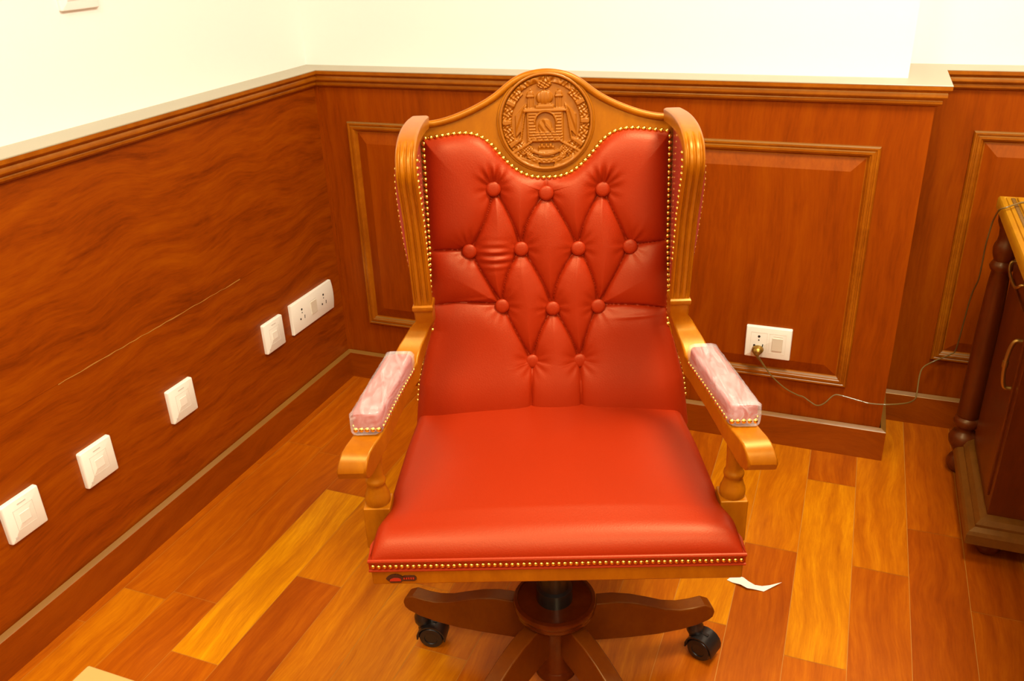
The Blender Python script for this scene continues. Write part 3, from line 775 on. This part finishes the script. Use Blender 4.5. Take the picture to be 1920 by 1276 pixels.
def arm_pad(s_):
    bm = newbm(); st = [(-.1015, .010), (-.1035+.0005, .005), (-.100, .0015), (-.095, 0)]+[(-.09+.02*k, 0) for k in range(9)]+[(.085, 0), (.091, .002), (.095, .006), (.0965, .012)]
    st[0] = (-.1045, .010); st[1] = (-.1035, .004)
    loft(bm, [pad_ring(s_, y, e) for y, e in st])
    p_ = obj('arm_pad', bm, M_pad, CH, smooth=50)
    bm = newbm(); rr = []
    for k in range(41):
        y = -.1085+.209*k/40; e = .004 if k in (0, 40) else 0
        ring = pad_ring(s_, y, e, .0022)
        rr.append([(a+random.uniform(-.0006, .0006), b_, c_+random.uniform(-.0005, .0005)) for a, b_, c_ in ring])
    loft(bm, rr); obj('plastic_wrap', bm, M_wrap, p_, smooth=60)
def arm_post(s_):
    bm = newbm(); cx = .2925*s_+.001; cy = -.053
    lathe(bm, [(.0195, .469), (.0208, .472), (.0212, .478), (.0204, .485), (.0180, .491), (.0172, .494), (.0165, .497), (.0152, .501), (.0148, .505), (.0160, .5075), (.0168, .5115), (.0160, .5155), (.0140, .518), (.0134, .525), (.0138, .545), (.0150, .570), (.0158, .590), (.016, .604)], (cx, cy, 0), 28)
    o_ = obj('arm_post', bm, M_cwood, CH, smooth=50)
    bm = newbm(); box(bm, cx-.0225, cx+.0225, cy-.0225, cy+.0225, .389, .470); obj('post_block', bm, M_cwood, o_, bevel=.0025)
for s_ in (-1, 1):
    side_post(s_); wing(s_); arm(s_); arm_pad(s_); arm_post(s_)

# --- nailheads
nb = newbm(); lathe(nb, [(1, -.15), (1.0, .05), (.92, .32), (.68, .58), (.35, .74), (.001, .80)], n=12)
proto = obj('nailhead', nb, M_brass, CH, smooth=80)
nails = []
for k in range(64): nails.append(((-.2865+.573*k/63, -.1688, .4285+random.uniform(-.0006, .0006)), (0, -1, .15), .0037))
acc = 0; P = [Vector(BP(p.x, p.y+.0005, -.002)) for p in smooth_path([(x, z, 0) for x, z in nail], 20)]
fn = Vector((0, -CT, ST)); step = .0104; nxt = step*.3
for a, b_ in zip(P, P[1:]):
    L_ = (b_-a).length
    while acc+L_ >= nxt: nails.append((a.lerp(b_, (nxt-acc)/L_), fn, .0046)); nxt += step
    acc += L_
for s_ in (-1, 1):
    for k in range(34):
        z = .978-.0104*k
        if z > .63: nails.append((BP(s_*(bhw(z)-.001), z, -.001), fn, .0045))
    for k in range(19):
        z = 1.0-.0105*k; y = post_y(z)+.022+.03*max(0, z-.97)*8
        nails.append(((s_*.2050+.005, y, z), (-s_, -.25, .1), .0034))
    for k in range(21):
        z = 1.0-.0105*k
        bul = .011*math.sin(PI*min(1, max(0, (z-.79)/.225)))**.7 if z > .79 else 0
        nails.append(((s_*(.2345+bul*.75)+.005, post_y(z)+.022+.03*max(0, z-.97)*8, z), (s_, -.35, .1), .0034))
    for k in range(5):
        nails.append(((s_*(armf(-.1)-.0175+.00875*k)+.002, -.1062, .6405), (0, -1, .1), .0045))
    for k in range(19):
        y = -.095+.0102*k
        for q in (-1, 1): nails.append(((s_*(armf(min(y, .088))+q*.0232)+.002, y, .6405), (s_*q, 0, .1), .0034))
    for k in range(12):
        z = .60-.0105*k; nails.append(((s_*(bhw(z)+.0035)+.005, .24+T*(z-.48)+.018, z), (s_, -.3, 0), .0034))
MW = Matrix.Translation((1.0493, -1.0077, 0)) @ Matrix.Rotation(math.radians(20.3), 4, 'Z')
def seen(nl):
    p, n_, r = nl; pw = MW @ Vector(p); v = CAM-pw
    return r/v.length*max(0, .25+(MW.to_3x3() @ Vector(n_).normalized()).dot(v.normalized()))
nails.sort(key=seen, reverse=True)
def nmat(p, n_, r):
    return Matrix.Translation(p) @ Vector((0, 0, 1)).rotation_difference(Vector(n_).normalized()).to_matrix().to_4x4() @ Matrix.Scale(r, 4)
proto.matrix_basis = nmat(*nails[0])
for nl in nails[1:100]:
    c_ = proto.copy(); COL.objects.link(c_); c_.parent = CH; c_.matrix_basis = nmat(*nl)
bm = newbm()
for nl in nails[100:]:
    m_ = nmat(*nl); t0 = newbm(); lathe(t0, [(1, -.15), (1.0, .05), (.92, .32), (.68, .58), (.35, .74), (.001, .80)], n=10)
    t0.transform(m_); me_ = bpy.data.meshes.new('tmp'); t0.to_mesh(me_); t0.free(); bm.from_mesh(me_); bpy.data.meshes.remove(me_)
nt_ = obj('nailhead_trim', bm, M_brass, CH, smooth=80); nt_['kind'] = 'stuff'
